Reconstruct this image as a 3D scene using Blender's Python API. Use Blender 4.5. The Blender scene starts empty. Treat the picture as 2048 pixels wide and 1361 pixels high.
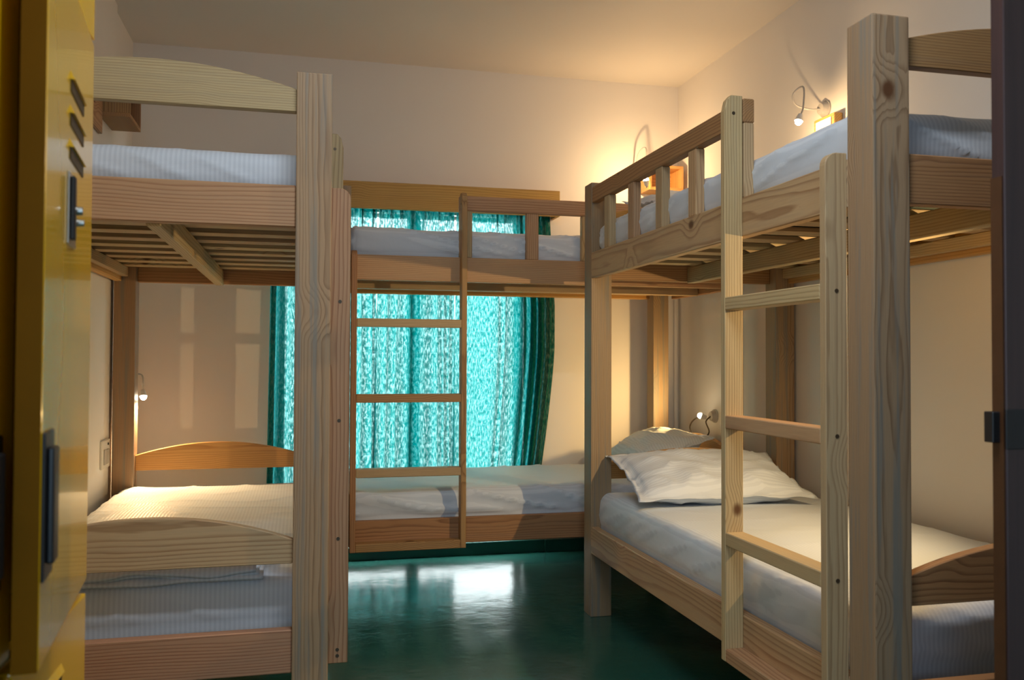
import bpy, bmesh, math, random
from mathutils import Vector, Matrix, noise

S = bpy.context.scene
COL = S.collection
R = math.radians

# ------------------------------------------------------------------ camera
CAM_H = 1.1798
YAW, PITCH, ROLL = 0.237, 0.022, 0.0038
F_PX = 1749.86
fw = Vector((math.sin(YAW) * math.cos(PITCH), math.cos(YAW) * math.cos(PITCH), math.sin(PITCH)))
rt = Vector((math.cos(YAW), -math.sin(YAW), 0))
up = rt.cross(fw)
r2 = math.cos(ROLL) * rt + math.sin(ROLL) * up
u2 = -math.sin(ROLL) * rt + math.cos(ROLL) * up
cam_d = bpy.data.cameras.new('camera')
cam_d.sensor_fit = 'HORIZONTAL'
cam_d.sensor_width = 36.0
cam_d.lens = F_PX / 2048 * 36.0
cam_d.clip_start = 0.02
cam_d.dof.use_dof = True
cam_d.dof.focus_distance = 3.3
cam_d.dof.aperture_fstop = 5.0
cam = bpy.data.objects.new('camera', cam_d)
COL.objects.link(cam)
m = Matrix((( r2.x, u2.x, -fw.x, 0), (r2.y, u2.y, -fw.y, 0), (r2.z, u2.z, -fw.z, CAM_H), (0, 0, 0, 1)))
cam.matrix_world = m
S.camera = cam

# ------------------------------------------------------------------ world, large lights, exposure
W = bpy.data.worlds.new('World')
S.world = W
W.use_nodes = True
bg = W.node_tree.nodes['Background']
bg.inputs['Color'].default_value = (0.86, 0.93, 1.0, 1)
bg.inputs['Strength'].default_value = 15.0


def area_light(name, loc, target, sx, sy, power, color):
    d = bpy.data.lights.new(name, 'AREA')
    d.shape = 'RECTANGLE'
    d.size, d.size_y = sx, sy
    d.energy = power
    d.color = color
    o = bpy.data.objects.new(name, d)
    COL.objects.link(o)
    o.location = loc
    o.rotation_euler = (Vector(target) - Vector(loc)).to_track_quat('-Z', 'Y').to_euler()
    return o


# cool tube on the ceiling, out of the picture, and daylight through the corridor behind the camera
area_light('ceiling_tube_light', (0.40, 1.20, 2.9), (0.40, 1.35, 0), 0.9, 0.12, 22.0, (0.88, 0.94, 1.0))
area_light('corridor_daylight', (-0.35, -1.4, 1.5), (0.7, 3.0, 1.1), 1.1, 1.8, 17.0, (0.48, 0.74, 1.0))

S.view_settings.view_transform = 'Standard'
S.view_settings.look = 'None'
S.view_settings.gamma = 1.0
S.view_settings.exposure = 0.22
S.view_settings.use_curve_mapping = False
S.cycles.use_denoising = True
S.cycles.max_bounces = 10
S.cycles.diffuse_bounces = 5
S.cycles.transparent_max_bounces = 12
S.cycles.sample_clamp_indirect = 4.0
S.cycles.caustics_reflective = False
S.cycles.caustics_refractive = False


# ------------------------------------------------------------------ node helpers
def new_mat(name):
    mt = bpy.data.materials.new(name)
    mt.use_nodes = True
    nt = mt.node_tree
    nt.nodes.clear()
    out = nt.nodes.new('ShaderNodeOutputMaterial')
    return mt, nt, out


def nd(nt, typ, **kw):
    n = nt.nodes.new(typ)
    for k, v in kw.items():
        setattr(n, k, v)
    return n


def mth(nt, op, a, b=None, c=None, clamp=False):
    n = nt.nodes.new('ShaderNodeMath')
    n.operation = op
    n.use_clamp = clamp
    for i, v in enumerate((a, b, c)):
        if v is None:
            continue
        if isinstance(v, (int, float)):
            n.inputs[i].default_value = v
        else:
            nt.links.new(v, n.inputs[i])
    return n.outputs[0]


def mixc(nt, fac, a, b, blend='MIX'):
    n = nt.nodes.new('ShaderNodeMix')
    n.data_type = 'RGBA'
    n.blend_type = blend
    for sock, v in ((n.inputs[0], fac), (n.inputs[6], a), (n.inputs[7], b)):
        if isinstance(v, (int, float)):
            sock.default_value = v
        elif isinstance(v, tuple):
            sock.default_value = (*v, 1) if len(v) == 3 else v
        else:
            nt.links.new(v, sock)
    return n.outputs[2]


def tex_noise(nt, vec, scale, detail=2.0, rough=0.5):
    n = nt.nodes.new('ShaderNodeTexNoise')
    n.inputs['Scale'].default_value = scale
    n.inputs['Detail'].default_value = detail
    n.inputs['Roughness'].default_value = rough
    nt.links.new(vec, n.inputs['Vector'])
    return n.outputs['Fac']


def combine(nt, x, y, z):
    n = nt.nodes.new('ShaderNodeCombineXYZ')
    for i, v in enumerate((x, y, z)):
        if isinstance(v, (int, float)):
            n.inputs[i].default_value = v
        else:
            nt.links.new(v, n.inputs[i])
    return n.outputs[0]


def bsdf(nt, out, color=None, rough=0.5, spec=0.5, metal=0.0, coat=0.0):
    b = nt.nodes.new('ShaderNodeBsdfPrincipled')
    if color is not None:
        if isinstance(color, tuple):
            b.inputs['Base Color'].default_value = (*color, 1)
        else:
            nt.links.new(color, b.inputs['Base Color'])
    if isinstance(rough, (int, float)):
        b.inputs['Roughness'].default_value = rough
    else:
        nt.links.new(rough, b.inputs['Roughness'])
    b.inputs['Specular IOR Level'].default_value = spec
    b.inputs['Metallic'].default_value = metal
    b.inputs['Coat Weight'].default_value = coat
    b.inputs['Coat Roughness'].default_value = 0.06
    nt.links.new(b.outputs[0], out.inputs['Surface'])
    return b


def bump(nt, b, height, strength=0.3, dist=0.01):
    n = nt.nodes.new('ShaderNodeBump')
    n.inputs['Strength'].default_value = strength
    n.inputs['Distance'].default_value = dist
    nt.links.new(height, n.inputs['Height'])
    nt.links.new(n.outputs[0], b.inputs['Normal'])


_cache = {}
# early wood, late wood, weathering amount, ring density
TINTS = {
    'post':   ((0.395, 0.275, 0.165), (0.215, 0.130, 0.070), 0.80, 230),
    'rail':   ((0.530, 0.350, 0.200), (0.270, 0.130, 0.062), 0.10, 120),
    'pale':   ((0.540, 0.410, 0.230), (0.310, 0.195, 0.090), 0.12, 150),
    'pink':   ((0.530, 0.320, 0.180), (0.285, 0.120, 0.058), 0.06, 115),
    'golden': ((0.600, 0.360, 0.115), (0.375, 0.180, 0.045), 0.05, 110),
    'brown':  ((0.430, 0.245, 0.105), (0.200, 0.095, 0.038), 0.08, 130),
}


def wood(tint, ax):
    key = (tint, ax)
    if key in _cache:
        return _cache[key]
    light, dark, weather, dens = TINTS[tint]
    mt, nt, out = new_mat('pine_%s_%s' % (tint, 'xyz'[ax]))
    tc = nd(nt, 'ShaderNodeTexCoord')
    oi = nd(nt, 'ShaderNodeObjectInfo')
    sep = nd(nt, 'ShaderNodeSeparateXYZ')
    nt.links.new(tc.outputs['Object'], sep.inputs[0])
    o = [sep.outputs[i] for i in range(3)]
    l, a, b_ = o[ax], o[(ax + 1) % 3], o[(ax + 2) % 3]
    rnd = oi.outputs['Random']
    rnd2 = mth(nt, 'FRACT', mth(nt, 'MULTIPLY', rnd, 17.31))
    rnd3 = mth(nt, 'FRACT', mth(nt, 'MULTIPLY', rnd, 91.7))
    lo = mth(nt, 'ADD', l, mth(nt, 'MULTIPLY', rnd, 53.0))
    # slow warp along the length: cathedral figure
    v1 = combine(nt, mth(nt, 'MULTIPLY', lo, 0.55), mth(nt, 'MULTIPLY', a, 2.0), mth(nt, 'MULTIPLY', b_, 2.0))
    n1 = tex_noise(nt, v1, 2.6, 2.0, 0.45)
    v2 = combine(nt, mth(nt, 'MULTIPLY', lo, 1.2), mth(nt, 'MULTIPLY', a, 12.0), mth(nt, 'MULTIPLY', b_, 12.0))
    n2 = tex_noise(nt, v2, 3.0, 2.0, 0.5)
    # knots
    vk = combine(nt, mth(nt, 'MULTIPLY', lo, 2.6), mth(nt, 'MULTIPLY', a, 3.4), mth(nt, 'MULTIPLY', b_, 3.4))
    vor = nd(nt, 'ShaderNodeTexVoronoi')
    vor.inputs['Scale'].default_value = 1.25
    nt.links.new(vk, vor.inputs['Vector'])
    kd = vor.outputs['Distance']
    kn = nd(nt, 'ShaderNodeMapRange', interpolation_type='SMOOTHSTEP')
    nt.links.new(kd, kn.inputs[0])
    for i, v in ((1, 0.045), (2, 0.10), (3, 1.0), (4, 0.0)):
        kn.inputs[i].default_value = v
    kw = nd(nt, 'ShaderNodeMapRange', interpolation_type='SMOOTHSTEP')
    nt.links.new(kd, kw.inputs[0])
    for i, v in ((1, 0.05), (2, 0.32), (3, 1.0), (4, 0.0)):
        kw.inputs[i].default_value = v
    a0 = mth(nt, 'MULTIPLY', mth(nt, 'SUBTRACT', rnd2, 0.5), 0.30)
    b0 = mth(nt, 'ADD', mth(nt, 'MULTIPLY', rnd3, 0.08), 0.045)
    da = mth(nt, 'SUBTRACT', a, a0)
    db = mth(nt, 'SUBTRACT', b_, b0)
    r = mth(nt, 'SQRT', mth(nt, 'ADD', mth(nt, 'MULTIPLY', da, da), mth(nt, 'MULTIPLY', db, db)))
    r = mth(nt, 'ADD', r, mth(nt, 'MULTIPLY', mth(nt, 'SUBTRACT', n1, 0.5), 0.011 if tint == 'post' else (0.018 if tint == 'pale' else 0.032)))
    r = mth(nt, 'ADD', r, mth(nt, 'MULTIPLY', mth(nt, 'SUBTRACT', n2, 0.5), 0.007))
    r = mth(nt, 'ADD', r, mth(nt, 'MULTIPLY', kw.outputs[0], 0.014))
    ring = mth(nt, 'FRACT', mth(nt, 'MULTIPLY', r, float(dens)))
    cr = nd(nt, 'ShaderNodeValToRGB')
    e = cr.color_ramp.elements
    e[0].position, e[0].color = 0.0, (0, 0, 0, 1)
    e[1].position, e[1].color = 1.0, (0.0, 0.0, 0.0, 1)
    for p, c in ((0.50, 0.08), (0.78, 0.75), (0.90, 1.0)):
        x = e.new(p)
        x.color = (c, c, c, 1)
    nt.links.new(ring, cr.inputs[0])
    # broad bands of colour so the figure does not look uniform
    nb = tex_noise(nt, combine(nt, mth(nt, 'MULTIPLY', lo, 0.5), mth(nt, 'MULTIPLY', a, 9.0), mth(nt, 'MULTIPLY', b_, 9.0)), 2.2, 2.0, 0.5)
    ringf = mth(nt, 'MULTIPLY', cr.outputs[0], mth(nt, 'ADD', mth(nt, 'MULTIPLY', nb, 0.9), 0.25), clamp=True)
    col = mixc(nt, ringf, light, dark)
    warm = mixc(nt, 1.0, col, (1.0, 0.86, 0.74), 'MULTIPLY')
    col = mixc(nt, mth(nt, 'MULTIPLY', nb, 0.55), col, warm)
    # fibres
    fib = tex_noise(nt, combine(nt, mth(nt, 'MULTIPLY', lo, 5.0), mth(nt, 'MULTIPLY', a, 170.0), mth(nt, 'MULTIPLY', b_, 170.0)), 2.0, 2.0, 0.6)
    fcol = combine(nt, mth(nt, 'ADD', mth(nt, 'MULTIPLY', fib, 0.30), 0.85), mth(nt, 'ADD', mth(nt, 'MULTIPLY', fib, 0.30), 0.85), mth(nt, 'ADD', mth(nt, 'MULTIPLY', fib, 0.32), 0.84))
    col = mixc(nt, 1.0, col, fcol, 'MULTIPLY')
    # weather staining: long grey streaks and dark specks
    ws = tex_noise(nt, combine(nt, mth(nt, 'MULTIPLY', lo, 0.9), mth(nt, 'MULTIPLY', a, 26.0), mth(nt, 'MULTIPLY', b_, 26.0)), 1.6, 3.0, 0.6)
    wr = nd(nt, 'ShaderNodeMapRange', interpolation_type='SMOOTHSTEP')
    nt.links.new(ws, wr.inputs[0])
    for i, v in ((1, 0.47), (2, 0.68), (3, 0.0), (4, weather)):
        wr.inputs[i].default_value = v
    col = mixc(nt, wr.outputs[0], col, (0.225, 0.215, 0.185))
    sp = tex_noise(nt, combine(nt, mth(nt, 'MULTIPLY', lo, 14.0), mth(nt, 'MULTIPLY', a, 60.0), mth(nt, 'MULTIPLY', b_, 60.0)), 1.0, 3.0, 0.7)
    sr = nd(nt, 'ShaderNodeMapRange', interpolation_type='SMOOTHSTEP')
    nt.links.new(sp, sr.inputs[0])
    for i, v in ((1, 0.70), (2, 0.80), (3, 0.0), (4, 0.65 * weather + 0.05)):
        sr.inputs[i].default_value = v
    col = mixc(nt, sr.outputs[0], col, (0.06, 0.045, 0.035))
    col = mixc(nt, kn.outputs[0], col, (0.13, 0.055, 0.022))
    # every board a little different
    hsv = nd(nt, 'ShaderNodeHueSaturation')
    nt.links.new(col, hsv.inputs['Color'])
    nt.links.new(mth(nt, 'ADD', mth(nt, 'MULTIPLY', rnd2, 0.22), 0.88), hsv.inputs['Value'])
    nt.links.new(mth(nt, 'ADD', mth(nt, 'MULTIPLY', rnd3, 0.018), 0.491), hsv.inputs['Hue'])
    b = bsdf(nt, out, hsv.outputs[0], 0.55, 0.35)
    bump(nt, b, mth(nt, 'ADD', mth(nt, 'MULTIPLY', cr.outputs[0], -0.5), fib), 0.18, 0.0012)
    _cache[key] = mt
    return mt


def plain(name, color, rough=0.5, spec=0.5, metal=0.0, coat=0.0, var=0.0, vscale=8.0, bmp=0.0):
    if name in _cache:
        return _cache[name]
    mt, nt, out = new_mat(name)
    if var or bmp:
        tc = nd(nt, 'ShaderNodeTexCoord')
        n = tex_noise(nt, tc.outputs['Object'], vscale, 4.0, 0.55)
        c = mixc(nt, n, tuple(x * (1 - var) for x in color), tuple(min(1, x * (1 + var)) for x in color))
        b = bsdf(nt, out, c, rough, spec, metal, coat)
        if bmp:
            bump(nt, b, n, bmp, 0.004)
    else:
        bsdf(nt, out, color, rough, spec, metal, coat)
    _cache[name] = mt
    return mt


def emis(name, color, strength):
    if name in _cache:
        return _cache[name]
    mt, nt, out = new_mat(name)
    e = nd(nt, 'ShaderNodeEmission')
    e.inputs[0].default_value = (*color, 1)
    e.inputs[1].default_value = strength
    nt.links.new(e.outputs[0], out.inputs['Surface'])
    _cache[name] = mt
    return mt


def mat_wall(name, lo, hi):
    mt, nt, out = new_mat(name)
    tc = nd(nt, 'ShaderNodeTexCoord')
    n = tex_noise(nt, tc.outputs['Object'], 1.7, 3.0, 0.5)
    n2 = tex_noise(nt, tc.outputs['Object'], 130.0, 3.0, 0.6)
    c = mixc(nt, n, lo, hi)
    b = bsdf(nt, out, c, 0.65, 0.3)
    bump(nt, b, n2, 0.10, 0.002)
    return mt


def mat_floor():
    mt, nt, out = new_mat('green_cement_floor')
    tc = nd(nt, 'ShaderNodeTexCoord')
    P = tc.outputs['Object']
    n = tex_noise(nt, P, 1.6, 4.0, 0.55)
    n2 = tex_noise(nt, P, 9.0, 4.0, 0.6)
    c = mixc(nt, n, (0.012, 0.078, 0.058), (0.024, 0.120, 0.090))
    c = mixc(nt, mth(nt, 'MULTIPLY', n2, 0.4), c, (0.030, 0.105, 0.083))
    # small chips in the paint
    v = nd(nt, 'ShaderNodeTexVoronoi')
    v.inputs['Scale'].default_value = 5.5
    nt.links.new(P, v.inputs['Vector'])
    wv = tex_noise(nt, P, 60.0, 2.0, 0.6)
    d = mth(nt, 'ADD', v.outputs['Distance'], mth(nt, 'MULTIPLY', mth(nt, 'SUBTRACT', wv, 0.5), 0.07))
    chip = mth(nt, 'LESS_THAN', d, 0.035)
    c = mixc(nt, chip, c, (0.008, 0.014, 0.012))
    rg = mth(nt, 'ADD', mth(nt, 'MULTIPLY', n2, 0.14), 0.12)
    b = bsdf(nt, out, c, rg, 0.95)
    bn = mth(nt, 'ADD', tex_noise(nt, P, 4.5, 3.0, 0.5), mth(nt, 'MULTIPLY', tex_noise(nt, P, 40.0, 3.0, 0.6), 0.12))
    bump(nt, b, bn, 0.35, 0.012)
    return mt


def mat_sheet(ax):
    key = 'striped_sheet_%s' % 'xyz'[ax]
    if key in _cache:
        return _cache[key]
    mt, nt, out = new_mat(key)
    tc = nd(nt, 'ShaderNodeTexCoord')
    sep = nd(nt, 'ShaderNodeSeparateXYZ')
    nt.links.new(tc.outputs['Object'], sep.inputs[0])
    s = mth(nt, 'SINE', mth(nt, 'MULTIPLY', sep.outputs[ax], 2 * math.pi / 0.0135))
    st = mth(nt, 'ADD', mth(nt, 'MULTIPLY', s, 2.2), 0.5, clamp=True)
    n = tex_noise(nt, tc.outputs['Object'], 2.4, 3.0, 0.5)
    c = mixc(nt, st, (0.605, 0.665, 0.745), (0.695, 0.755, 0.830))
    c = mixc(nt, mth(nt, 'MULTIPLY', n, 0.25), c, (0.62, 0.68, 0.76))
    rg = mth(nt, 'ADD', mth(nt, 'MULTIPLY', st, 0.14), 0.52)
    b = bsdf(nt, out, c, rg, 0.3)
    b.inputs['Sheen Weight'].default_value = 0.15
    w = tex_noise(nt, tc.outputs['Object'], 260.0, 2.0, 0.5)
    w2 = tex_noise(nt, tc.outputs['Object'], 11.0, 3.0, 0.55)
    bump(nt, b, mth(nt, 'ADD', mth(nt, 'MULTIPLY', w, 0.06), w2), 0.22, 0.01)
    _cache[key] = mt
    return mt


def mat_curtain():
    mt, nt, out = new_mat('teal_cotton_curtain')
    tc = nd(nt, 'ShaderNodeTexCoord')
    sep = nd(nt, 'ShaderNodeSeparateXYZ')
    nt.links.new(tc.outputs['UV'], sep.inputs[0])
    x, z = sep.outputs[0], sep.outputs[1]
    w1 = tex_noise(nt, combine(nt, mth(nt, 'MULTIPLY', x, 130.0), mth(nt, 'MULTIPLY', z, 32.0), 0.0), 1.0, 3.0, 0.65)
    w2 = tex_noise(nt, combine(nt, mth(nt, 'MULTIPLY', x, 30.0), mth(nt, 'MULTIPLY', z, 110.0), 3.0), 1.0, 2.0, 0.6)
    wv = mth(nt, 'ADD', mth(nt, 'MULTIPLY', w1, 0.93), mth(nt, 'MULTIPLY', w2, 0.07))
    mr = nd(nt, 'ShaderNodeMapRange', interpolation_type='SMOOTHSTEP')
    nt.links.new(wv, mr.inputs[0])
    for i, v in ((1, 0.44), (2, 0.64), (3, 0.0), (4, 1.0)):
        mr.inputs[i].default_value = v
    thin = mr.outputs[0]
    dif = nd(nt, 'ShaderNodeBsdfDiffuse')
    dif.inputs[0].default_value = (0.004, 0.215, 0.175, 1)
    trl = nd(nt, 'ShaderNodeBsdfTranslucent')
    nt.links.new(mixc(nt, thin, (0.0, 0.105, 0.102), (0.06, 0.27, 0.264)), trl.inputs[0])
    trn = nd(nt, 'ShaderNodeBsdfTransparent')
    trn.inputs[0].default_value = (0.86, 1.0, 0.98, 1)
    m1 = nd(nt, 'ShaderNodeMixShader')
    m1.inputs[0].default_value = 0.62
    nt.links.new(dif.outputs[0], m1.inputs[1])
    nt.links.new(trl.outputs[0], m1.inputs[2])
    m2 = nd(nt, 'ShaderNodeMixShader')
    nt.links.new(mth(nt, 'ADD', mth(nt, 'MULTIPLY', mth(nt, 'POWER', thin, 2.0), 0.06), 0.004), m2.inputs[0])
    nt.links.new(m1.outputs[0], m2.inputs[1])
    nt.links.new(trn.outputs[0], m2.inputs[2])
    # forward scattering through the weave: the bright sky shows through the cloth
    fwd = nd(nt, 'ShaderNodeBsdfRefraction')
    fwd.inputs['IOR'].default_value = 1.0
    fwd.inputs['Roughness'].default_value = 0.10
    fwd.inputs['Color'].default_value = (0.72, 1.0, 0.98, 1)
    m3 = nd(nt, 'ShaderNodeMixShader')
    nt.links.new(mth(nt, 'ADD', mth(nt, 'MULTIPLY', thin, 0.085), 0.012), m3.inputs[0])
    nt.links.new(m2.outputs[0], m3.inputs[1])
    nt.links.new(fwd.outputs[0], m3.inputs[2])
    nt.links.new(m3.outputs[0], out.inputs['Surface'])
    return mt


def mat_glass():
    mt, nt, out = new_mat('window_glass')
    t = nd(nt, 'ShaderNodeBsdfTransparent')
    t.inputs[0].default_value = (0.93, 0.96, 0.95, 1)
    g = nd(nt, 'ShaderNodeBsdfGlossy')
    g.inputs['Roughness'].default_value = 0.02
    mx = nd(nt, 'ShaderNodeMixShader')
    mx.inputs[0].default_value = 0.07
    nt.links.new(t.outputs[0], mx.inputs[1])
    nt.links.new(g.outputs[0], mx.inputs[2])
    nt.links.new(mx.outputs[0], out.inputs['Surface'])
    return mt


def mat_darkwood(ax):
    mt, nt, out = new_mat('dark_polished_wood')
    tc = nd(nt, 'ShaderNodeTexCoord')
    sep = nd(nt, 'ShaderNodeSeparateXYZ')
    nt.links.new(tc.outputs['Object'], sep.inputs[0])
    o = [sep.outputs[i] for i in range(3)]
    v = combine(nt, mth(nt, 'MULTIPLY', o[ax], 1.2), mth(nt, 'MULTIPLY', o[(ax + 1) % 3], 40.0), mth(nt, 'MULTIPLY', o[(ax + 2) % 3], 40.0))
    n = tex_noise(nt, v, 1.5, 3.0, 0.6)
    c = mixc(nt, n, (0.030, 0.018, 0.022), (0.085, 0.045, 0.042))
    b = bsdf(nt, out, c, 0.32, 0.5)
    bump(nt, b, n, 0.15, 0.002)
    return mt


M_WALL = mat_wall('painted_plaster', (0.785, 0.750, 0.715), (0.845, 0.810, 0.775))
M_FLOOR = mat_floor()
M_CEIL = mat_wall('ceiling_paint', (0.72, 0.675, 0.62), (0.77, 0.725, 0.67))
M_CURT = mat_curtain()
M_GLASS = mat_glass()
M_DWOOD = mat_darkwood(2)
M_YEL = plain('yellow_enamel', (0.74, 0.435, 0.004), 0.22, 0.6, coat=0.5, var=0.05, vscale=3.0)
M_BLACK = plain('black_plastic', (0.012, 0.012, 0.014), 0.35, 0.5)
M_DARKVOID = plain('dark_steel', (0.03, 0.022, 0.01), 0.5, 0.3)
M_STEEL = plain('brushed_steel', (0.55, 0.54, 0.50), 0.3, 0.5, metal=1.0)
M_WHITEP = plain('white_plastic', (0.72, 0.70, 0.66), 0.35, 0.5)
M_GREYP = plain('grey_plastic', (0.45, 0.43, 0.41), 0.4, 0.5)
M_SCREW = plain('screw_steel', (0.10, 0.075, 0.05), 0.45, 0.5, metal=0.7)
M_GREEN = plain('green_skirting_paint', (0.010, 0.085, 0.062), 0.35, 0.5, var=0.15)
M_FRAME = plain('window_frame_paint', (0.30, 0.29, 0.27), 0.5, 0.4, var=0.1)
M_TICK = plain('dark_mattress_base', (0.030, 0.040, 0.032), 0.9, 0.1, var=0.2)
M_SLAB = plain('balcony_concrete', (0.74, 0.74, 0.73), 0.8, 0.3, var=0.06)
M_LED = emis('led_lens', (1.0, 0.86, 0.62), 60.0)


# ------------------------------------------------------------------ mesh helpers
def link(name, bm, mat, parent=None, loc=None, smooth=False, recalc=True):
    """bm holds world coordinates; the object gets its own origin."""
    if recalc:
        bmesh.ops.recalc_face_normals(bm, faces=bm.faces)
    if loc is None:
        lo = [min(v.co[i] for v in bm.verts) for i in range(3)]
        hi = [max(v.co[i] for v in bm.verts) for i in range(3)]
        loc = Vector([(lo[i] + hi[i]) / 2 for i in range(3)])
    loc = Vector(loc)
    for v in bm.verts:
        v.co -= loc
    me = bpy.data.meshes.new(name)
    bm.to_mesh(me)
    bm.free()
    if smooth:
        for p in me.polygons:
            p.use_smooth = True
    me.materials.append(mat)
    o = bpy.data.objects.new(name, me)
    COL.objects.link(o)
    if parent is not None:
        o.parent = parent
        pw = parent.location.copy()
        q = parent.parent
        while q is not None:
            pw += q.location
            q = q.parent
        o.location = loc - pw
    else:
        o.location = loc
    return o


def empty(name, loc):
    o = bpy.data.objects.new(name, None)
    o.empty_display_size = 0.1
    o.location = loc
    COL.objects.link(o)
    return o


def tag(o, label, cat, group=None):
    o['label'] = label
    o['category'] = cat
    if group:
        o['group'] = group
    return o


def structure(o):
    o['kind'] = 'structure'
    return o


def bm_box(bm, x0, x1, y0, y1, z0, z1, bev=0.0, seg=1):
    c = bmesh.ops.create_cube(bm, size=1.0)
    vs = c['verts']
    for v in vs:
        v.co = Vector(((x0 + x1) / 2 + v.co.x * (x1 - x0), (y0 + y1) / 2 + v.co.y * (y1 - y0), (z0 + z1) / 2 + v.co.z * (z1 - z0)))
    if bev:
        es = list({e for v in vs for e in v.link_edges})
        bmesh.ops.bevel(bm, geom=es, offset=bev, segments=seg, affect='EDGES', profile=0.6)
    return bm


def box(name, x0, x1, y0, y1, z0, z1, mat, parent=None, bev=0.0, seg=1):
    bm = bmesh.new()
    bm_box(bm, min(x0, x1), max(x0, x1), min(y0, y1), max(y0, y1), min(z0, z1), max(z0, z1), bev, seg)
    return link(name, bm, mat, parent)


def bm_prism(bm, ring_a, ring_b):
    va = [bm.verts.new(p) for p in ring_a]
    vb = [bm.verts.new(p) for p in ring_b]
    n = len(va)
    bm.faces.new(va)
    bm.faces.new(list(reversed(vb)))
    for i in range(n):
        j = (i + 1) % n
        bm.faces.new((va[j], va[i], vb[i], vb[j]))


def bm_cyl(bm, c, axis, r0, r1, h, n=20):
    """frustum centred at c along axis"""
    axis = Vector(axis).normalized()
    t = axis.orthogonal().normalized()
    s = axis.cross(t)
    c = Vector(c)
    A = [c - axis * h / 2 + (t * math.cos(2 * math.pi * i / n) + s * math.sin(2 * math.pi * i / n)) * r0 for i in range(n)]
    B = [c + axis * h / 2 + (t * math.cos(2 * math.pi * i / n) + s * math.sin(2 * math.pi * i / n)) * r1 for i in range(n)]
    bm_prism(bm, A, B)


def spline(pts, n=8):
    P = [Vector(p) for p in pts]
    out = []
    for i in range(len(P) - 1):
        p0 = P[max(i - 1, 0)]
        p1, p2_ = P[i], P[i + 1]
        p3 = P[min(i + 2, len(P) - 1)]
        for k in range(n):
            t = k / n
            out.append(0.5 * ((2 * p1) + (-p0 + p2_) * t + (2 * p0 - 5 * p1 + 4 * p2_ - p3) * t * t + (-p0 + 3 * p1 - 3 * p2_ + p3) * t ** 3))
    out.append(P[-1])
    return out


def bm_tube(bm, pts, r, n=10):
    ref = Vector((0.31, 0.17, 0.93))
    rings = []
    for i, p in enumerate(pts):
        t = (pts[min(i + 1, len(pts) - 1)] - pts[max(i - 1, 0)]).normalized()
        a = ref - t * ref.dot(t)
        a.normalize()
        ref = a
        b = t.cross(a)
        rings.append([bm.verts.new(p + (a * math.cos(2 * math.pi * k / n) + b * math.sin(2 * math.pi * k / n)) * r) for k in range(n)])
    for i in range(len(rings) - 1):
        for k in range(n):
            j = (k + 1) % n
            bm.faces.new((rings[i][k], rings[i][j], rings[i + 1][j], rings[i + 1][k]))
    bm.faces.new(list(reversed(rings[0])))
    bm.faces.new(rings[-1])


def ridge(p):
    return (1 - abs(noise.noise(p))) ** 9


# ------------------------------------------------------------------ room shell
XL, XR_W, YB, ZC, YF = -0.925, 2.36, 5.216, 2.9435, -1.6
T = 0.14
structure(box('floor', XL - T, XR_W + T, YF - T, YB + T, -0.1, 0, M_FLOOR))
structure(box('ceiling', XL - T, XR_W + T, YF - T, YB + T, ZC, ZC + 0.1, M_CEIL))
bm = bmesh.new()
bm_box(bm, XL - T, -0.905, YF, 4.68, 0, ZC)
bm_box(bm, XL - T, XL, 4.68, YB, 0, ZC)
structure(link('wall_left', bm, M_WALL, recalc=False))
structure(box('wall_right', XR_W, XR_W + T, YF, YB, 0, ZC, M_WALL))
structure(box('wall_front', XL - T, XR_W + T, YF - T, YF, 0, ZC, M_WALL))
WX0, WX1, WZ0, WZ1 = -0.14, 1.335, 0.075, 2.05
bm = bmesh.new()
bm_box(bm, XL - T, WX0, YB, YB + T, 0, ZC)
bm_box(bm, WX1, XR_W + T, YB, YB + T, 0, ZC)
bm_box(bm, WX0, WX1, YB, YB + T, WZ1, ZC)
structure(link('wall_back', bm, M_WALL, recalc=False))
structure(box('trim_1', WX0, 1.464, YB - 0.02, YB - 0.0005, 0.0, WZ0, M_GREEN, bev=0.003))
structure(box('baseboard_back', 1.465, XR_W, YB - 0.03, YB, 0, 0.075, M_GREEN, bev=0.003))
structure(box('baseboard_right', XR_W - 0.008, XR_W, 1.3, YB - 0.03, 0, 0.075, M_GREEN, bev=0.002))

structure(box('trim_4', WX0, WX1, YB, YB + T, 0.0, WZ0, M_SLAB))

# glazed balcony door behind the curtains
win = structure(empty('window_1', ((WX0 + WX1) / 2, YB + 0.08, WZ0)))
fy0, fy1 = YB + 0.05, YB + 0.10
box('frame_bar', WX0, WX0 + 0.05, fy0, fy1, WZ0, WZ1, M_FRAME, win, 0.004)
box('frame_bar', WX1 - 0.05, WX1, fy0, fy1, WZ0, WZ1, M_FRAME, win, 0.004)
box('frame_bar', WX0 + 0.05, WX1 - 0.05, fy0, fy1, WZ1 - 0.02, WZ1, M_FRAME, win, 0.004)
box('frame_bar', WX0 + 0.05, WX1 - 0.05, fy0, fy1, WZ0, WZ0 + 0.018, M_FRAME, win, 0.004)
box('mullion', 0.625, 0.70, fy0, fy1, WZ0 + 0.018, WZ1 - 0.02, M_FRAME, win, 0.004)
box('pane', WX0 + 0.05, 0.625, YB + 0.072, YB + 0.078, WZ0 + 0.018, WZ1 - 0.02, M_GLASS, win)
box('pane', 0.70, WX1 - 0.05, YB + 0.072, YB + 0.078, WZ0 + 0.018, WZ1 - 0.02, M_GLASS, win)
structure(box('trim_2', WX0 - 1.0, WX1 + 1.0, YB + T, YB + T + 2.5, -0.12, 0.0, M_SLAB))
structure(box('wall_added_outside', -4.0, 5.5, YB + 2.55, YB + 2.70, -0.12, 1.95, plain('added_wall_render', (.60, .60, .58), .85, .2, var=.08)))  # added unseen wall: hides the low sky so only the curtain tops glow white


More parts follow.
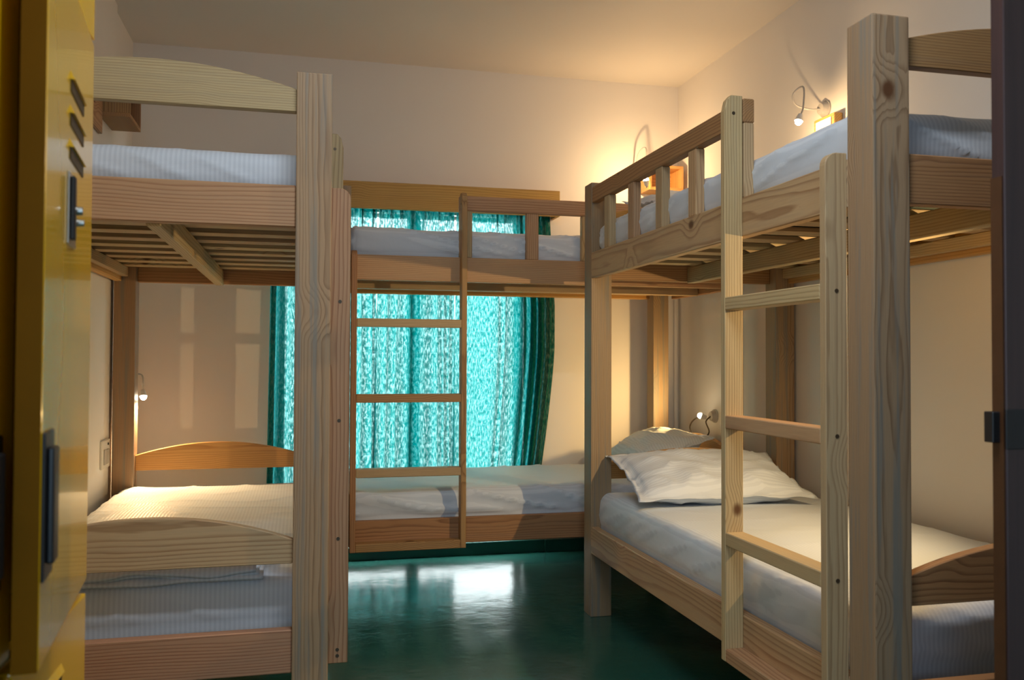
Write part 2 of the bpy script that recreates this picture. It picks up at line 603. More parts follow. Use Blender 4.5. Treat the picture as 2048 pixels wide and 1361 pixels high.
# ------------------------------------------------------------------ bunk beds
Z_POST = 2.0
ZU0, ZU1 = 1.555, 1.675
ZL0, ZL1 = 0.29, 0.4125


class Bunk:
    def __init__(self, label, mapf, L, Wd, tints, post_rects=None):
        self.map, self.L, self.W = mapf, L, Wd
        self.root = empty('bunk_bed', mapf(L / 2, Wd / 2, 0))
        tag(self.root, label, 'bunk bed', 'pine bunk beds')
        self.build(tints, post_rects)

    def axis(self, d):
        """world axis index of local direction d (0=u, 1=v, 2=z)"""
        a = Vector(self.map(0, 0, 0))
        e = [0, 0, 0]
        e[d] = 1
        b = Vector(self.map(*e))
        dv = b - a
        return max(range(3), key=lambda i: abs(dv[i]))

    def b(self, name, u0, u1, v0, v1, z0, z1, tint, bev=0.003, seg=1):
        p, q = self.map(u0, v0, z0), self.map(u1, v1, z1)
        ext = [abs(u1 - u0), abs(v1 - v0), abs(z1 - z0)]
        ax = self.axis(ext.index(max(ext)))
        return box(name, p[0], q[0], p[1], q[1], p[2], q[2], wood(tint, ax), self.root, bev, seg)

    def prism_vz(self, name, prof, u0, u1, tint, grain):
        bm = bmesh.new()
        bm_prism(bm, [self.map(u0, v, z) for v, z in prof], [self.map(u1, v, z) for v, z in prof])
        bmesh.ops.recalc_face_normals(bm, faces=bm.faces)
        bmesh.ops.bevel(bm, geom=[e for e in bm.edges if e.is_manifold and e.calc_face_angle() > 0.9], offset=0.002, segments=1, affect='EDGES')
        return link(name, bm, wood(tint, self.axis(grain)), self.root)

    def arc_board(self, u0, u1, v0, v1, zb, ze, zm, tint):
        n = 20
        prof = [(v0, zb), (v1, zb)]
        for i in range(n + 1):
            t = 1 - i / n
            s = (t - 0.5) * 2
            prof.append((v0 + (v1 - v0) * t, ze + (zm - ze) * (1 - s * s)))
        return self.prism_vz('head_board', prof, u0, u1, tint, 1)

    def build(self, T_, post_rects):
        L, Wd, b = self.L, self.W, self.b
        rects = post_rects or [(0, .1, 0, .1), (L - .1, L, 0, .1), (0, .1, Wd - .1, Wd), (L - .1, L, Wd - .1, Wd)]
        for r in rects:
            b('post', r[0], r[1], r[2], r[3], 0, Z_POST, 'post', 0.004, 2)
        e0, e1 = .1, L - .1
        # side rails
        b('side_rail', e0, e1, 0, .035, ZU0, ZU1, T_['upper'])
        b('side_rail', e0, e1, Wd - .035, Wd, ZU0, ZU1, 'golden')
        b('side_rail', e0, e1, 0, .035, ZL0, ZL1, T_['lower'])
        b('side_rail', e0, e1, Wd - .035, Wd, ZL0, ZL1, 'golden')
        # end rails and arched boards
        for (u0, far) in ((.012, False), (L - .047, True)):
            b('end_rail', u0, u0 + .035, .1, Wd - .1, ZU0, ZU1, T_['end'] if not far else 'brown')
            b('end_rail', u0, u0 + .035, .1, Wd - .1, ZL0, ZL1, T_['end'] if not far else 'brown')
            ub = .02 if not far else L - .05
            if not far:
                self.arc_board(ub, ub + .03, .1, Wd - .1, 1.889, 1.954, 2.012, T_['board'])
                self.arc_board(ub, ub + .03, .1, Wd - .1, .597, .665, .738, T_['board'])
            else:
                self.arc_board(ub, ub + .03, .1, Wd - .1, 1.80, 1.865, 1.925, 'golden')
                self.arc_board(ub, ub + .03, .1, Wd - .1, .622, .697, .757, 'golden')
        # slats, centre beam, ledgers
        ledz0, ledz1 = 1.578, 1.625
        b('slat_ledger', e0, e1, .035, .065, ledz0, ledz1, 'pale')
        b('slat_ledger', e0, e1, Wd - .065, Wd - .035, ledz0, ledz1, 'pale')
        b('centre_beam', .047, L - .047, Wd / 2 - .02, Wd / 2 + .02, 1.548, 1.625, 'pale')
        n = 10
        for i in range(n):
            u = .10 + (L - .30) * i / (n - 1)
            b('slat', u, u + .088, .036, Wd - .036, 1.6255, 1.643, 'pale', 0.0015)
        for zz in (.315,):
            b('slat_ledger', e0, e1, .035, .065, zz - .02, zz + .005, 'pale')
            b('slat_ledger', e0, e1, Wd - .065, Wd - .035, zz - .02, zz + .005, 'pale')
            for i in range(n):
                u = .10 + (L - .30) * i / (n - 1)
                b('slat', u, u + .088, .036, Wd - .036, zz + .0055, zz + .023, 'pale', 0.0015)
        # ladder hooked on the aisle side
        sv = -.06

        def stile(u0, u1, zt, tall, tint):
            z0 = .278
            if tall:
                prof = [(sv, z0), (0, z0), (0, zt), (sv + .022, zt), (sv + .008, zt - .016), (sv, zt - .05)]
            else:
                prof = [(sv, z0), (0, z0), (0, zt)]
                r = .032
                for k in range(7):
                    a = math.pi / 2 + k / 6 * math.pi / 2
                    prof.append((sv + r + r * math.cos(a), zt - r + r * math.sin(a)))
            return self.prism_vz('ladder_stile', prof, u0, u1, tint, 2)
        us0, us1 = .101, .127
        ut0, ut1 = .622, .648
        stile(us0, us1, 1.690, False, T_['stile'])
        stile(ut0, ut1, 1.985, True, T_['stile2'])
        for k, zz in enumerate((.278, .624, .974, 1.330)):
            b('ladder_rung', us1, ut0, sv, 0, zz, zz + .039, T_['rungs'][k], .0025)
        # guard rail with balusters
        b('guard_rail', ut0, e1, .003, .040, 1.905, 1.978, T_['guard'])
        b('guard_baluster', ut0 + .001, ut0 + .062, .005, .040, ZU1, 1.905, 'pale')
        for k in range(4):
            u = .959 + .2885 * k
            b('guard_baluster', u, u + .062, .006, .040, ZU1, 1.905, 'pale' if k % 2 else 'rail')
        # screws
        spots = [('s', us0, -.03, z) for z in (.300, .318, .645, .995, 1.350)] + [('s', ut0, -.03, z) for z in (.645, 1.93)]
        for _, u, v, z in spots:
            bm = bmesh.new()
            c = Vector(self.map(u, v, z))
            bm_cyl(bm, c, Vector(self.map(u + 1, v, z)) - c, .0055, .0055, .002, 8)
            link('screw', bm, M_SCREW, self.root)


XA, YR = 1.301, 1.787
bunkR = Bunk('pine bunk bed along the right wall with its guard rail facing the aisle', lambda u, v, z: (XA + v, YR + u, z), 2.145, 1.045,
             dict(upper='rail', lower='rail', end='brown', board='brown', stile='pale', stile2='pale',
                  rungs=('pink', 'pale', 'pink', 'pale'), guard='brown'))
XLB, YLB = 0.083, 2.555
bunkL = Bunk('pine bunk bed along the left wall seen from its foot end', lambda u, v, z: (XLB - v, YLB + u, z), 2.145, 0.972,
             dict(upper='rail', lower='rail', end='pink', board='pale', stile='pink', stile2='pale',
                  rungs=('pink', 'pink', 'pink', 'pink'), guard='rail'))
XB0, YB0 = 0.127, 4.19
LB, WB = 2.138, 0.915
bunkB = Bunk('pine bunk bed standing across the back wall below the teal curtains', lambda u, v, z: (XB0 + u, YB0 + v, z), LB, WB,
             dict(upper='pink', lower='brown', end='brown', board='golden', stile='brown', stile2='brown',
                  rungs=('brown', 'pale', 'brown', 'pale'), guard='pink'),
             [(0, .1, 0, .1), (LB - .07, LB, 0, .1), (0, .1, WB - .1, WB), (LB - .165, LB - .065, WB - .1, WB)])


# ------------------------------------------------------------------ mattresses under fitted sheets
def mattress(label, x0, x1, y0, y1, z0, z1, stripe_ax, seed, group, side_amp=.010, top_amp=.006, diag=1.0, r=.045):
    zfree = (ZL1 if z0 < 1 else ZU1) + .004
    cx, cy, cz = (x0 + x1) / 2, (y0 + y1) / 2, (z0 + z1) / 2
    hx, hy, hz = (x1 - x0) / 2, (y1 - y0) / 2, (z1 - z0) / 2
    nx, ny, nz = max(8, int(hx * 2 / .014)), max(8, int(hy * 2 / .014)), 14
    bm = bmesh.new()
    vd = {}

    def vert(i, j, k):
        key = (i, j, k)
        if key not in vd:
            vd[key] = bm.verts.new((-1 + 2 * i / nx, -1 + 2 * j / ny, -1 + 2 * k / nz))
        return vd[key]
    for i in range(nx):
        for j in range(ny):
            bm.faces.new([vert(i, j, nz), vert(i + 1, j, nz), vert(i + 1, j + 1, nz), vert(i, j + 1, nz)])
            bm.faces.new([vert(i, j, 0), vert(i, j + 1, 0), vert(i + 1, j + 1, 0), vert(i + 1, j, 0)])
    for i in range(nx):
        for k in range(nz):
            bm.faces.new([vert(i, 0, k), vert(i + 1, 0, k), vert(i + 1, 0, k + 1), vert(i, 0, k + 1)])
            bm.faces.new([vert(i, ny, k), vert(i, ny, k + 1), vert(i + 1, ny, k + 1), vert(i + 1, ny, k)])
    for j in range(ny):
        for k in range(nz):
            bm.faces.new([vert(0, j, k), vert(0, j, k + 1), vert(0, j + 1, k + 1), vert(0, j + 1, k)])
            bm.faces.new([vert(nx, j, k), vert(nx, j + 1, k), vert(nx, j + 1, k + 1), vert(nx, j, k + 1)])
    off = Vector((seed * 7.3, seed * 3.1, seed * 11.7))
    for v in bm.verts:
        p = Vector((v.co.x * hx, v.co.y * hy, v.co.z * hz))
        inner = Vector((max(-hx + r, min(hx - r, p.x)), max(-hy + r, min(hy - r, p.y)), max(-hz + r, min(hz - r, p.z))))
        d = p - inner
        if d.length > 1e-6:
            n = d.normalized()
            # keep flat faces flat, round the edges
            q = inner + n * r
        else:
            n, q = Vector((0, 0, 1)), p
        s = abs(n.x) + abs(n.y)
        along = q.y if abs(n.x) > abs(n.y) else q.x
        w = Vector((along * 5.5 + diag * q.z * 14.0, q.z * 3.0, seed + (2.0 if abs(n.x) > abs(n.y) else 0)))
        amp_s = side_amp * ridge(w + off) * min(1.0, s)
        amp_t = 0
        if n.z > 0:
            t = Vector((q.x * 2.0 + q.y * 1.1, q.y * 2.6 - q.x * .7, seed))
            amp_t = n.z * top_amp * (noise.noise(q * 2.3 + off) * .8 + .55 * ridge(t * 1.6 + off))
        free = max(0.0, min(1.0, (q.z + cz - zfree) / .03))
        amp_s *= free
        bulge = .008 * min(1, s) * free * (1 - (q.z / hz) ** 2)
        v.co = q + n * (amp_s + bulge) + Vector((0, 0, amp_t))
        if n.z < -0.5:
            v.co.z = max(v.co.z, -hz)
        v.co += Vector((cx, cy, cz))
    bm.normal_update()
    o = link('mattress', bm, mat_sheet(stripe_ax), smooth=True)
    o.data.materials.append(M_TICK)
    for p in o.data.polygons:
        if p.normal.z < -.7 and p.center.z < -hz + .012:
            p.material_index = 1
    return tag(o, label, 'mattress', group)


GM = 'sheeted mattresses on the bunks'
zlo, zhi = .3395, 1.6445
mR_low = mattress('white striped mattress on the right bed lower bunk with a big pillow on it', XA + .050, XA + 1.005, YR + .11, YR + 2.09, zlo, .562, 0, 1, GM, .007, .005)
mR_up = mattress('white sheeted mattress on the right bed upper bunk behind the guard balusters', XA + .046, XA + 1.005, YR + .11, YR + 2.06, zhi, 1.812, 0, 2, GM, .009, .010)
mL_low = mattress('striped mattress on the left bed lower bunk lit by a small lamp', XLB - .93, XLB - .046, YLB + .115, YLB + 2.09, zlo, .545, 0, 3, GM, .006, .010)
mL_up = mattress('bluish lit mattress on the left bed upper bunk above slats', XLB - .93, XLB - .046, YLB + .115, YLB + 2.09, zhi, 1.792, 0, 4, GM, .008, .003)
mB_low = mattress('creased mattress on the back bed lower bunk below the curtains', XB0 + .10, XB0 + LB - .06, YB0 + .046, YB0 + WB - .04, zlo, .548, 1, 5, GM, .020, .007, 1.6)
mB_up = mattress('creased grey sheeted mattress on the back bed upper bunk before the curtain top', XB0 + .10, XB0 + LB - .06, YB0 + .046, YB0 + WB - .04, zhi, 1.815, 1, 6, GM, .020, .009, 1.6)


# ------------------------------------------------------------------ pillows
def pillow(label, centre, lx, ly, th, rotm, seed, stripe_ax=1, sag=.25, flange=.035):
    n, mm = 48, 32
    off = Vector((seed * 5.1, seed * 2.7, seed))
    bm = bmesh.new()
    rows = {}
    for side in (1, -1):
        for i in range(n + 1):
            for j in range(mm + 1):
                u, v = -1 + 2 * i / n, -1 + 2 * j / mm
                fx, fy = 1 - flange / (lx / 2), 1 - flange / (ly / 2)
                edge = (i in (0, n)) or (j in (0, mm))
                if edge and side == -1:
                    rows[(side, i, j)] = rows[(1, i, j)]
                    continue
                pu, pv = min(1, abs(u) / fx), min(1, abs(v) / fy)
                h = (max(0.0, 1 - pu ** 2.6) ** .55) * (max(0.0, 1 - pv ** 2.6) ** .55)
                # concave edges, stretched corners
                x = u * lx / 2 * (1 - .07 * (1 - v * v) * abs(u) ** 3)
                y = v * ly / 2 * (1 - .10 * (1 - u * u) * abs(v) ** 3)
                z = side * (h * th / 2) + (.0015 * side if not edge else 0)
                wr = ridge(Vector((u * 2.2 + v * 1.4, v * 2.6 - u, side * 3.0)) + off) * .022 * (.25 + h) * (1 - .6 * h)
                wr += noise.noise(Vector((u * 3, v * 3, side)) + off) * .012 * h
                z += side * wr
                # the flange droops and waves
                fl = max(0.0, max((abs(u) - fx) / (1 - fx), (abs(v) - fy) / (1 - fy)))
                z += fl * (noise.noise(Vector((u * 4, v * 4, 7)) + off) * .022)
                rows[(side, i, j)] = bm.verts.new((x, y, z))
    for side in (1, -1):
        for i in range(n):
            for j in range(mm):
                f = [rows[(side, i, j)], rows[(side, i + 1, j)], rows[(side, i + 1, j + 1)], rows[(side, i, j + 1)]]
                if side == -1:
                    f.reverse()
                bm.faces.new(f)
    mt = rotm
    for v in bm.verts:
        v.co = mt @ v.co + Vector(centre)
    o = link('pillow', bm, mat_sheet(stripe_ax), loc=centre, smooth=True, recalc=False)
    return tag(o, label, 'pillow', 'white pillows')


RX = lambda a: Matrix.Rotation(R(a), 3, 'X')
RY = lambda a: Matrix.Rotation(R(a), 3, 'Y')
RZ = lambda a: Matrix.Rotation(R(a), 3, 'Z')
pillow('large white pillow leaning on the head board of the right bed lower bunk', (XA + .455, 3.575, .668), .80, .50, .15, RZ(-3) @ RX(17), 1, 1)
pillow('greenish shaded white pillow at the right end of the back bed lower bunk', (1.93, 4.63, .672), .46, .70, .17, RY(-24) @ RZ(3), 2, 0)
pillow('pale pillow at the head of the right bed upper bunk half hidden by balusters', (XA + .53, 3.60, 1.872), .78, .44, .12, RX(10), 3, 1)


# folded sheet lying at the foot of the left lower bunk
def folded_sheet():
    bm = bmesh.new()
    nx, ny = 40, 12
    x0, x1, y0, y1 = -.74, -.10, 2.655, 2.93
    lay = []
    for k, (zz, dx, dy) in enumerate(((.5535, 0, 0), (.5635, .02, .010), (.5735, .035, .0))):
        top, bot = [], []
        for i in range(nx + 1):
            rt_, rb = [], []
            for j in range(ny + 1):
                u, v = i / nx, j / ny
                x = x0 + dx + (x1 - x0 - 1.6 * dx) * u
                y = y0 + dy + (y1 - y0 - dy) * v + .008 * noise.noise(Vector((u * 6, k * 3.1, 0)))
                z = zz + .004 * noise.noise(Vector((u * 8, v * 3, k)))
                if j == 0:
                    z -= .005 + .016 * (0.5 + noise.noise(Vector((u * 3.2, 5 + k, 2))))
                rt_.append(bm.verts.new((x, y, z + .0045)))
                rb.append(bm.verts.new((x, y, z - .0045)))
            top.append(rt_)
            bot.append(rb)
        for i in range(nx):
            for j in range(ny):
                bm.faces.new((top[i][j], top[i + 1][j], top[i + 1][j + 1], top[i][j + 1]))
                bm.faces.new((bot[i][j], bot[i][j + 1], bot[i + 1][j + 1], bot[i + 1][j]))
        for i in range(nx):
            for j in (0, ny):
                bm.faces.new((top[i][j], bot[i][j], bot[i + 1][j], top[i + 1][j]))
        for j in range(ny):
            for i in (0, nx):
                bm.faces.new((top[i][j], top[i][j + 1], bot[i][j + 1], bot[i][j]))
    o = link('folded_sheet', bm, mat_sheet(0), smooth=True)
    tag(o, 'folded sheet at the foot of the left lower bunk hanging under the arched board', 'sheet')


folded_sheet()


# ------------------------------------------------------------------ pelmet and curtains
pel = empty('curtain_pelmet', (0.62, 5.15, 2.045))
tag(pel, 'long pine pelmet board above the teal curtains on the back wall', 'pelmet')
box('front_board', -.30, 1.523, 5.078, 5.098, 2.047, 2.203, wood('golden', 0), pel, .002)
box('top_board', -.30, 1.523, 5.098, YB - .001, 2.183, 2.203, wood('golden', 0), pel, .002)
box('end_board', 1.503, 1.523, 5.098, YB - .001, 2.047, 2.183, wood('golden', 2), pel, .002)
box('end_board', -.30, -.28, 5.098, YB - .001, 2.047, 2.183, wood('golden', 2), pel, .002)
bm = bmesh.new()
bm_cyl(bm, (.61, 5.155, 2.125), (1, 0, 0), .009, .009, 1.77, 12)
link('curtain_rod', bm, M_STEEL, pel)


def curtain(label, xa_t, xb_t, xa_b, xb_b, folds, seed, shape=None, z0=.115, z1=2.135):
    """folds: (width, depth, overlap) of every fold from left to right"""
    nfold = len(folds)
    per = 18
    nx, nz = nfold * per, 50
    tot = sum(f[0] for f in folds)
    bm = bmesh.new()
    uvl = bm.loops.layers.uv.new('UVMap')
    span = abs(xb_t - xa_t)
    cum = [0]
    for f in folds:
        cum.append(cum[-1] + f[0])
    grid = []
    for k in range(nz + 1):
        t = k / nz
        z = z0 + (z1 - z0) * t
        row = []
        for i in range(nx + 1):
            f = min(nfold - 1, i // per)
            loc = i / per - f
            s = (cum[f] + folds[f][0] * loc) / tot
            w, dep, ov = folds[f]
            soft = .55 + .45 * min(1, abs(t - .45) * 3)
            y = 5.158 - dep * (.75 + .35 * (1 - t)) * math.sin(2 * math.pi * loc) + .005 * noise.noise(Vector((s * 9, z * 1.6, seed)))
            if t > .86:      # gathered heading
                y += .007 * math.sin(s * span * 230 + seed) * min(1, (t - .86) / .05)
            xa = xa_b + (xa_t - xa_b) * t
            xb = xb_b + (xb_t - xb_b) * t
            if shape:
                da, db = shape(z)
                xa += da
                xb += db
            x = xa + (xb - xa) * s
            x -= ov * soft * span * folds[f][0] / tot * math.sin(2 * math.pi * loc)
            x += .005 * noise.noise(Vector((s * 5, z * 1.3, seed + 4))) * min(1, 8 * s * (1 - s))
            row.append(bm.verts.new((x, min(5.203, max(5.112, y)), z)))
        grid.append(row)
    for k in range(nz):
        for i in range(nx):
            f = bm.faces.new((grid[k][i], grid[k][i + 1], grid[k + 1][i + 1], grid[k + 1][i]))
            for lp, (ii, kk) in zip(f.loops, ((i, k), (i + 1, k), (i + 1, k + 1), (i, k + 1))):
                ff = min(nfold - 1, ii // per)
                ss = (cum[ff] + folds[ff][0] * (ii / per - ff)) / tot
                lp[uvl].uv = (ss * span * 1.25 + seed, z0 + (z1 - z0) * kk / nz)
    o = link('curtain', bm, M_CURT, smooth=True, recalc=False)
    tag(o, label, 'curtain', 'teal curtains on the back wall')


def flare(z):
    if z > 1.25:
        return 0, 0.0 - .035 * max(0, (z - 1.5) / .6)
    return 0, -.085 * min(1, ((1.25 - z) / .75)) ** 1.3


curtain('teal curtain at the left of the window beside the left bed post', -.165, .428, -.185, .432,
        [(14, .02, .12), (24, .025, .1), (30, .02, .15), (22, .03, .3), (34, .02, .1), (30, .02, .15), (26, .022, .12), (20, .03, .36), (9, .012, .1)], 11)
curtain('teal curtain in the middle of the window seen between the ladder rungs', .442, .888, .405, .900,
        [(24, .018, .08), (20, .022, .18), (26, .018, .08), (22, .032, .38), (34, .02, .08), (13, .02, .22), (11, .02, .25), (11, .02, .25)], 12)
curtain('widest teal curtain right of the back bed ladder with a dark right edge', .902, 1.515, .88, 1.515,
        [(26, .014, .10), (58, .012, .03), (14, .026, .34), (34, .014, .05), (16, .028, .30), (17, .03, .22), (16, .03, .24), (13, .024, .15)], 13, flare, .27)


# ------------------------------------------------------------------ reading lamps
def lamp(label, base, bn, neck, head, hdir, power, spot=None, color=(1.0, 0.64, 0.30), dark=False):
    root = empty('reading_lamp', base)
    tag(root, label, 'lamp', 'small gooseneck reading lamps')
    bn = Vector(bn)
    hdir = Vector(hdir).normalized()
    head = Vector(head)
    bm = bmesh.new()
    bm_cyl(bm, Vector(base) + bn * .004, bn, .040, .040, .008, 24)
    bm_cyl(bm, Vector(base) + bn * .020, bn, .036, .026, .024, 24)
    link('wall_base', bm, M_GREYP, root)
    bm = bmesh.new()
    pts = spline([Vector(base) + bn * .028] + [Vector(p) for p in neck] + [head - hdir * .03], 8)
    bm_tube(bm, pts, .0042, 8)
    link('gooseneck', bm, M_GREYP if not dark else M_SCREW, root, smooth=True)
    bm = bmesh.new()
    bm_cyl(bm, head - hdir * .017, hdir, .011, .019, .034, 18)
    link('lamp_head', bm, M_WHITEP, root)
    bm = bmesh.new()
    bmesh.ops.create_uvsphere(bm, u_segments=14, v_segments=8, radius=.0155)
    for v in bm.verts:
        v.co += head + hdir * .004
    link('led_lens', bm, M_LED, root, smooth=True)
    d = bpy.data.lights.new('lamp_light', 'SPOT' if spot else 'POINT')
    d.energy = power
    d.color = color
    d.shadow_soft_size = .012
    if spot:
        d.spot_size = R(spot)
        d.spot_blend = .75
    o = bpy.data.objects.new('lamp_light', d)
    COL.objects.link(o)
    o.parent = root
    o.location = head + hdir * .035 - Vector(base)
    o.rotation_euler = hdir.to_track_quat('-Z', 'Y').to_euler()
    return root


lamp('lit reading lamp on the right wall above the right bed upper mattress', (XR_W, 3.58, 2.345), (-1, 0, 0),
     [(2.29, 3.60, 2.345), (2.235, 3.63, 2.37), (2.225, 3.64, 2.42), (2.25, 3.62, 2.452), (2.245, 3.58, 2.43), (2.215, 3.54, 2.33)],
     (2.18, 3.52, 2.262), (-.35, -.1, -1), 4.2)
lamp('reading lamp by the wall cubby above the back bed upper bunk, only its neck showing', (2.045, YB, 2.38), (0, -1, 0),
     [(2.045, 5.16, 2.41), (2.05, 5.11, 2.48), (2.08, 5.08, 2.50), (2.07, 5.04, 2.40), (2.05, 4.97, 2.27), (2.03, 4.94, 2.225)],
     (2.02, 4.93, 2.265), (-.25, -.25, 1), 7.5)
lamp('lit reading lamp with a looped neck above the back bed lower bunk pillow', (XR_W, 4.70, .852), (-1, 0, 0),
     [(2.30, 4.70, .82), (2.30, 4.66, .765), (2.29, 4.70, .728), (2.265, 4.77, .725), (2.245, 4.80, .78), (2.25, 4.74, .835)],
     (2.25, 4.665, .857), (-.92, .22, .30), 17.0, spot=172, color=(1.0, 0.62, 0.22), dark=True)
lamp('reading lamp on the right wall below the upper bunk, hidden by the door leaf', (XR_W, 2.20, 1.40), (-1, 0, 0),
     [(2.31, 2.20, 1.42), (2.285, 2.21, 1.48), (2.26, 2.22, 1.50)],
     (2.235, 2.19, 1.47), (-.82, .50, -.38), 62.0, spot=128, color=(1.0, 0.69, 0.33))
lamp('lit reading lamp hanging beside the far post above the left bed lower mattress', (XL, 4.80, 1.06), (1, 0, 0),
     [(-.86, 4.80, 1.06), (-.81, 4.78, 1.095), (-.78, 4.755, 1.09), (-.772, 4.745, 1.05)],
     (-.771, 4.742, .985), (.15, -.45, -1), 36.0, spot=140)

# switch box below the upper right lamp
sb = empty('switch_box', (XR_W, 3.52, 2.24))
tag(sb, 'small wooden switch box on the right wall under the upper lamp', 'switch')
box('box', XR_W - .045, XR_W, 3.45, 3.61, 2.215, 2.295, wood('golden', 1), sb, .003)
box('switch_plate', XR_W - .050, XR_W - .045, 3.47, 3.59, 2.230, 2.280, M_WHITEP, sb, .0015)

# socket plate on the left wall
so = empty('wall_socket', (-.905, 4.50, .72))
tag(so, 'square white socket plate on the left wall beside the far post', 'socket')
box('plate', -.905, -.893, 4.42, 4.585, .655, .79, M_WHITEP, so, .003)
for y in (4.445, 4.505):
    box('rocker', -.893, -.887, y, y + .04, .675, .745, M_GREYP, so, .0015)
bm = bmesh.new()
bm_cyl(bm, (-.891, 4.535, .768), (1, 0, 0), .006, .006, .005, 12)
link('indicator', bm, M_BLACK, so)

# pipe of wiring in the back right corner
cd = empty('wiring_conduit', (2.345, YB - .012, 0))
tag(cd, 'thin painted wiring conduit in the back right corner', 'conduit')
bm = bmesh.new()
bm_cyl(bm, (2.335, YB - .018, .85), (0, 0, 1), .012, .012, 1.55, 12)
link('conduit_pipe', bm, M_WALL, cd, smooth=False)


# ------------------------------------------------------------------ wall cubbies
def cubby(label, x0, x1, y0, y1, z0, z1, face):
    root = empty('wall_cubby', ((x0 + x1) / 2, (y0 + y1) / 2, z0))
    tag(root, label, 'cubby shelf', 'small pine wall cubbies')
    t = .018
    if face == 'y':      # open towards -Y
        box('top_panel', x0, x1, y0, y1, z1 - t, z1, wood('golden', 0), root, .001)
        box('bottom_panel', x0, x1, y0, y1, z0, z0 + t, wood('golden', 0), root, .001)
        box('side_panel', x0, x0 + t, y0, y1, z0 + t, z1 - t, wood('golden', 2), root, .001)
        box('side_panel', x1 - t, x1, y0, y1, z0 + t, z1 - t, wood('golden', 2), root, .001)
        box('back_panel', x0 + t, x1 - t, y1 - .006, y1, z0 + t, z1 - t, wood('golden', 0), root)
    else:                # open towards +X
        box('top_panel', x0, x1, y0, y1, z1 - t, z1, wood('brown', 1), root, .001)
        box('bottom_panel', x0, x1, y0, y1, z0, z0 + t, wood('brown', 1), root, .001)
        box('side_panel', x0, x1, y0, y0 + t, z0 + t, z1 - t, wood('brown', 2), root, .001)
        box('side_panel', x0, x1, y1 - t, y1, z0 + t, z1 - t, wood('brown', 2), root, .001)
        box('back_panel', x0, x0 + .006, y0 + t, y1 - t, z0 + t, z1 - t, wood('brown', 1), root)


cubby('lit pine cubby on the back wall near the right corner behind balusters', 2.095, 2.325, 5.06, YB, 2.238, 2.395, 'y')
cubby('brown pine cubby on the left wall seen under the left bed top board', -.904, -.772, 4.30, 4.58, 2.287, 2.45, 'x')
tag(box('wall_board', -.905, -.887, 3.90, 4.295, 2.20, 2.46, wood('rail', 1), None, .002), 'pine board fixed flat on the left wall behind the brown cubby', 'board')


# ------------------------------------------------------------------ yellow steel lockers
LX, LYE, LYN = -.3556, 1.65, .74
lk = empty('locker', (-.62, 1.2, 0))
tag(lk, 'yellow steel locker in the left foreground with one upper door ajar', 'locker')
LYM = 1.242
bm = bmesh.new()
bx0 = -.895
bm_box(bm, bx0, bx0 + .012, LYN, LYE, .04, 1.96)                 # back
bm_box(bm, bx0, LX - .034, LYN, LYN + .012, .04, 1.96)           # sides
bm_box(bm, bx0, LX - .034, LYE - .012, LYE, .04, 1.96)
bm_box(bm, bx0, LX - .034, LYM - .012, LYM, .04, 1.96)
for z in (.04, .772, 1.74, 1.948):
    bm_box(bm, bx0, LX - .034, LYN, LYE, z, z + .012)
link('carcass', bm, M_YEL, lk, recalc=False)
box('top_panel', LX - .034, LX, LYN, LYE, 1.735, 1.96, M_YEL, lk, .001)
box('plinth', bx0 + .03, LX - .02, LYN + .02, LYE - .02, 0, .04, M_DARKVOID, lk)


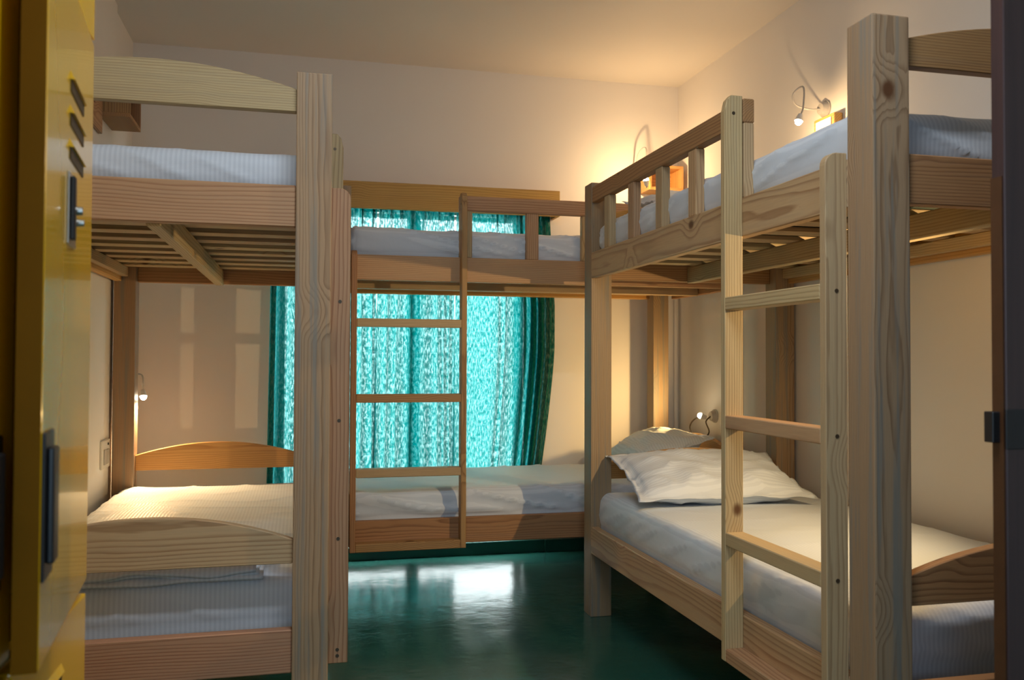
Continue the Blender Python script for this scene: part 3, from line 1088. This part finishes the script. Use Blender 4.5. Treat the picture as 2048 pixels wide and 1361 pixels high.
def locker_door(name, y0, y1, z0, z1, ang, thick=.022, louvre_y=None, louvre_z=(), handle=None, latch=None):
    """door in the plane x=LX, hinged at y1, opened by ang degrees"""
    hinge = Vector((LX, y1, 0))
    rot = Matrix.Rotation(R(ang), 3, 'Z')

    def put(bm):
        for v in bm.verts:
            v.co = rot @ (v.co - hinge) + hinge
        return bm
    bm = bm_box(bmesh.new(), LX - thick, LX, y0, y1, z0, z1, .004, 2)
    d = link(name, put(bm), M_YEL, lk)
    xf = LX
    for z in louvre_z:
        a, b = louvre_y
        bm = bmesh.new()
        bm_prism(bm, [(xf, a, z + .012), (xf + .006, a + .004, z), (xf, a, z)], [(xf, b, z + .012), (xf + .006, b - .004, z), (xf, b, z)])
        link('louvre', put(bm), M_YEL, d)
        bm = bm_box(bmesh.new(), xf, xf + .0015, a + .002, b - .002, z - .017, z)
        link('louvre_slot', put(bm), M_DARKVOID, d)
    if ang:  # shade on the open door's near edge, put into a brown strip
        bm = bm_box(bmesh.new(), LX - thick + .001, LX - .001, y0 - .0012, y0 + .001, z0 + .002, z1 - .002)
        link('edge_strip', put(bm), plain('painted_shade_brown', (.21, .092, .003), .6, .08, var=.2), d)
    if handle:
        a, b, z0_, z1_ = handle
        bm = bm_box(bmesh.new(), xf, xf + .004, a, b, z0_, z1_, .0015)
        link('handle_recess', put(bm), M_BLACK, d)
        bm = bm_box(bmesh.new(), xf + .004, xf + .013, a + .012, b - .018, z0_ + .02, z1_ - .02, .003, 2)
        link('handle_grip', put(bm), M_BLACK, d)
    if latch:
        a, b, z0_, z1_ = latch
        bm = bm_box(bmesh.new(), xf, xf + .003, a, b, z0_, z1_, .001)
        link('latch_plate', put(bm), M_STEEL, d)
        bm = bm_box(bmesh.new(), xf + .003, xf + .010, a + .004, a + .022, z0_ + .006, z1_ - .006, .002)
        link('latch_bolt', put(bm), M_BLACK, d)
        bm = bmesh.new()
        bm_cyl(bm, (xf + .009, (a + b) / 2, (z0_ + z1_) / 2), (1, 0, 0), .007, .006, .014, 12)
        bm_cyl(bm, (xf + .009, (a + b) / 2 + .026, (z0_ + z1_) / 2 - .014), (1, 0, 0), .006, .005, .012, 12)
        link('latch_knob', put(bm), M_STEEL, d)
    return d


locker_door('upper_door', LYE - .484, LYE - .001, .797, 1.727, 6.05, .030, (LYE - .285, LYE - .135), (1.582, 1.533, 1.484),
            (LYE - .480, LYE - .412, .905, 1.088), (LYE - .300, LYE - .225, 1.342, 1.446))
locker_door('lower_door', LYM + .002, LYE - .004, .06, .775, 0, .022, (1.34, 1.49), (.695, .645), (LYM + .02, LYM + .09, .38, .56))
locker_door('upper_door', LYN + .004, LYM - .004, .797, 1.727, 0, .022, (LYN + .12, LYN + .27), (1.625, 1.567, 1.509), (LYM - .112, LYM - .056, .895, 1.085))
locker_door('lower_door', LYN + .004, LYM - .004, .06, .775, 0, .022, (LYN + .12, LYN + .27), (.695, .645), (LYM - .10, LYM - .04, .38, .56))

# ------------------------------------------------------------------ dark wooden door leaf at the right
dr = structure(empty('door_1', (1.65, 1.265, 0)))
DX, DY0, DY1 = 1.167, 1.25, 1.28
box('door_leaf', DX, 2.12, DY0, DY1, .005, 2.10, M_DWOOD, dr, .002)
box('edge_strip', DX - .0025, DX + .001, DY0 + .004, DY1 - .001, .005, 1.497, plain('edge_strip_brown', (.085, .035, .014), .45, .4, var=.3, vscale=20), dr)
box('bolt_keeper', DX - .017, DX, DY1 - .018, DY1 + .003, 1.040, 1.093, M_BLACK, dr, .0015)
box('bolt_plate', DX - .004, DX + .06, DY0 - .004, DY0, 1.030, 1.098, M_BLACK, dr, .001)
structure(box('trim_3', 2.12, XR_W, 1.20, 1.32, 0, ZC, M_DWOOD))
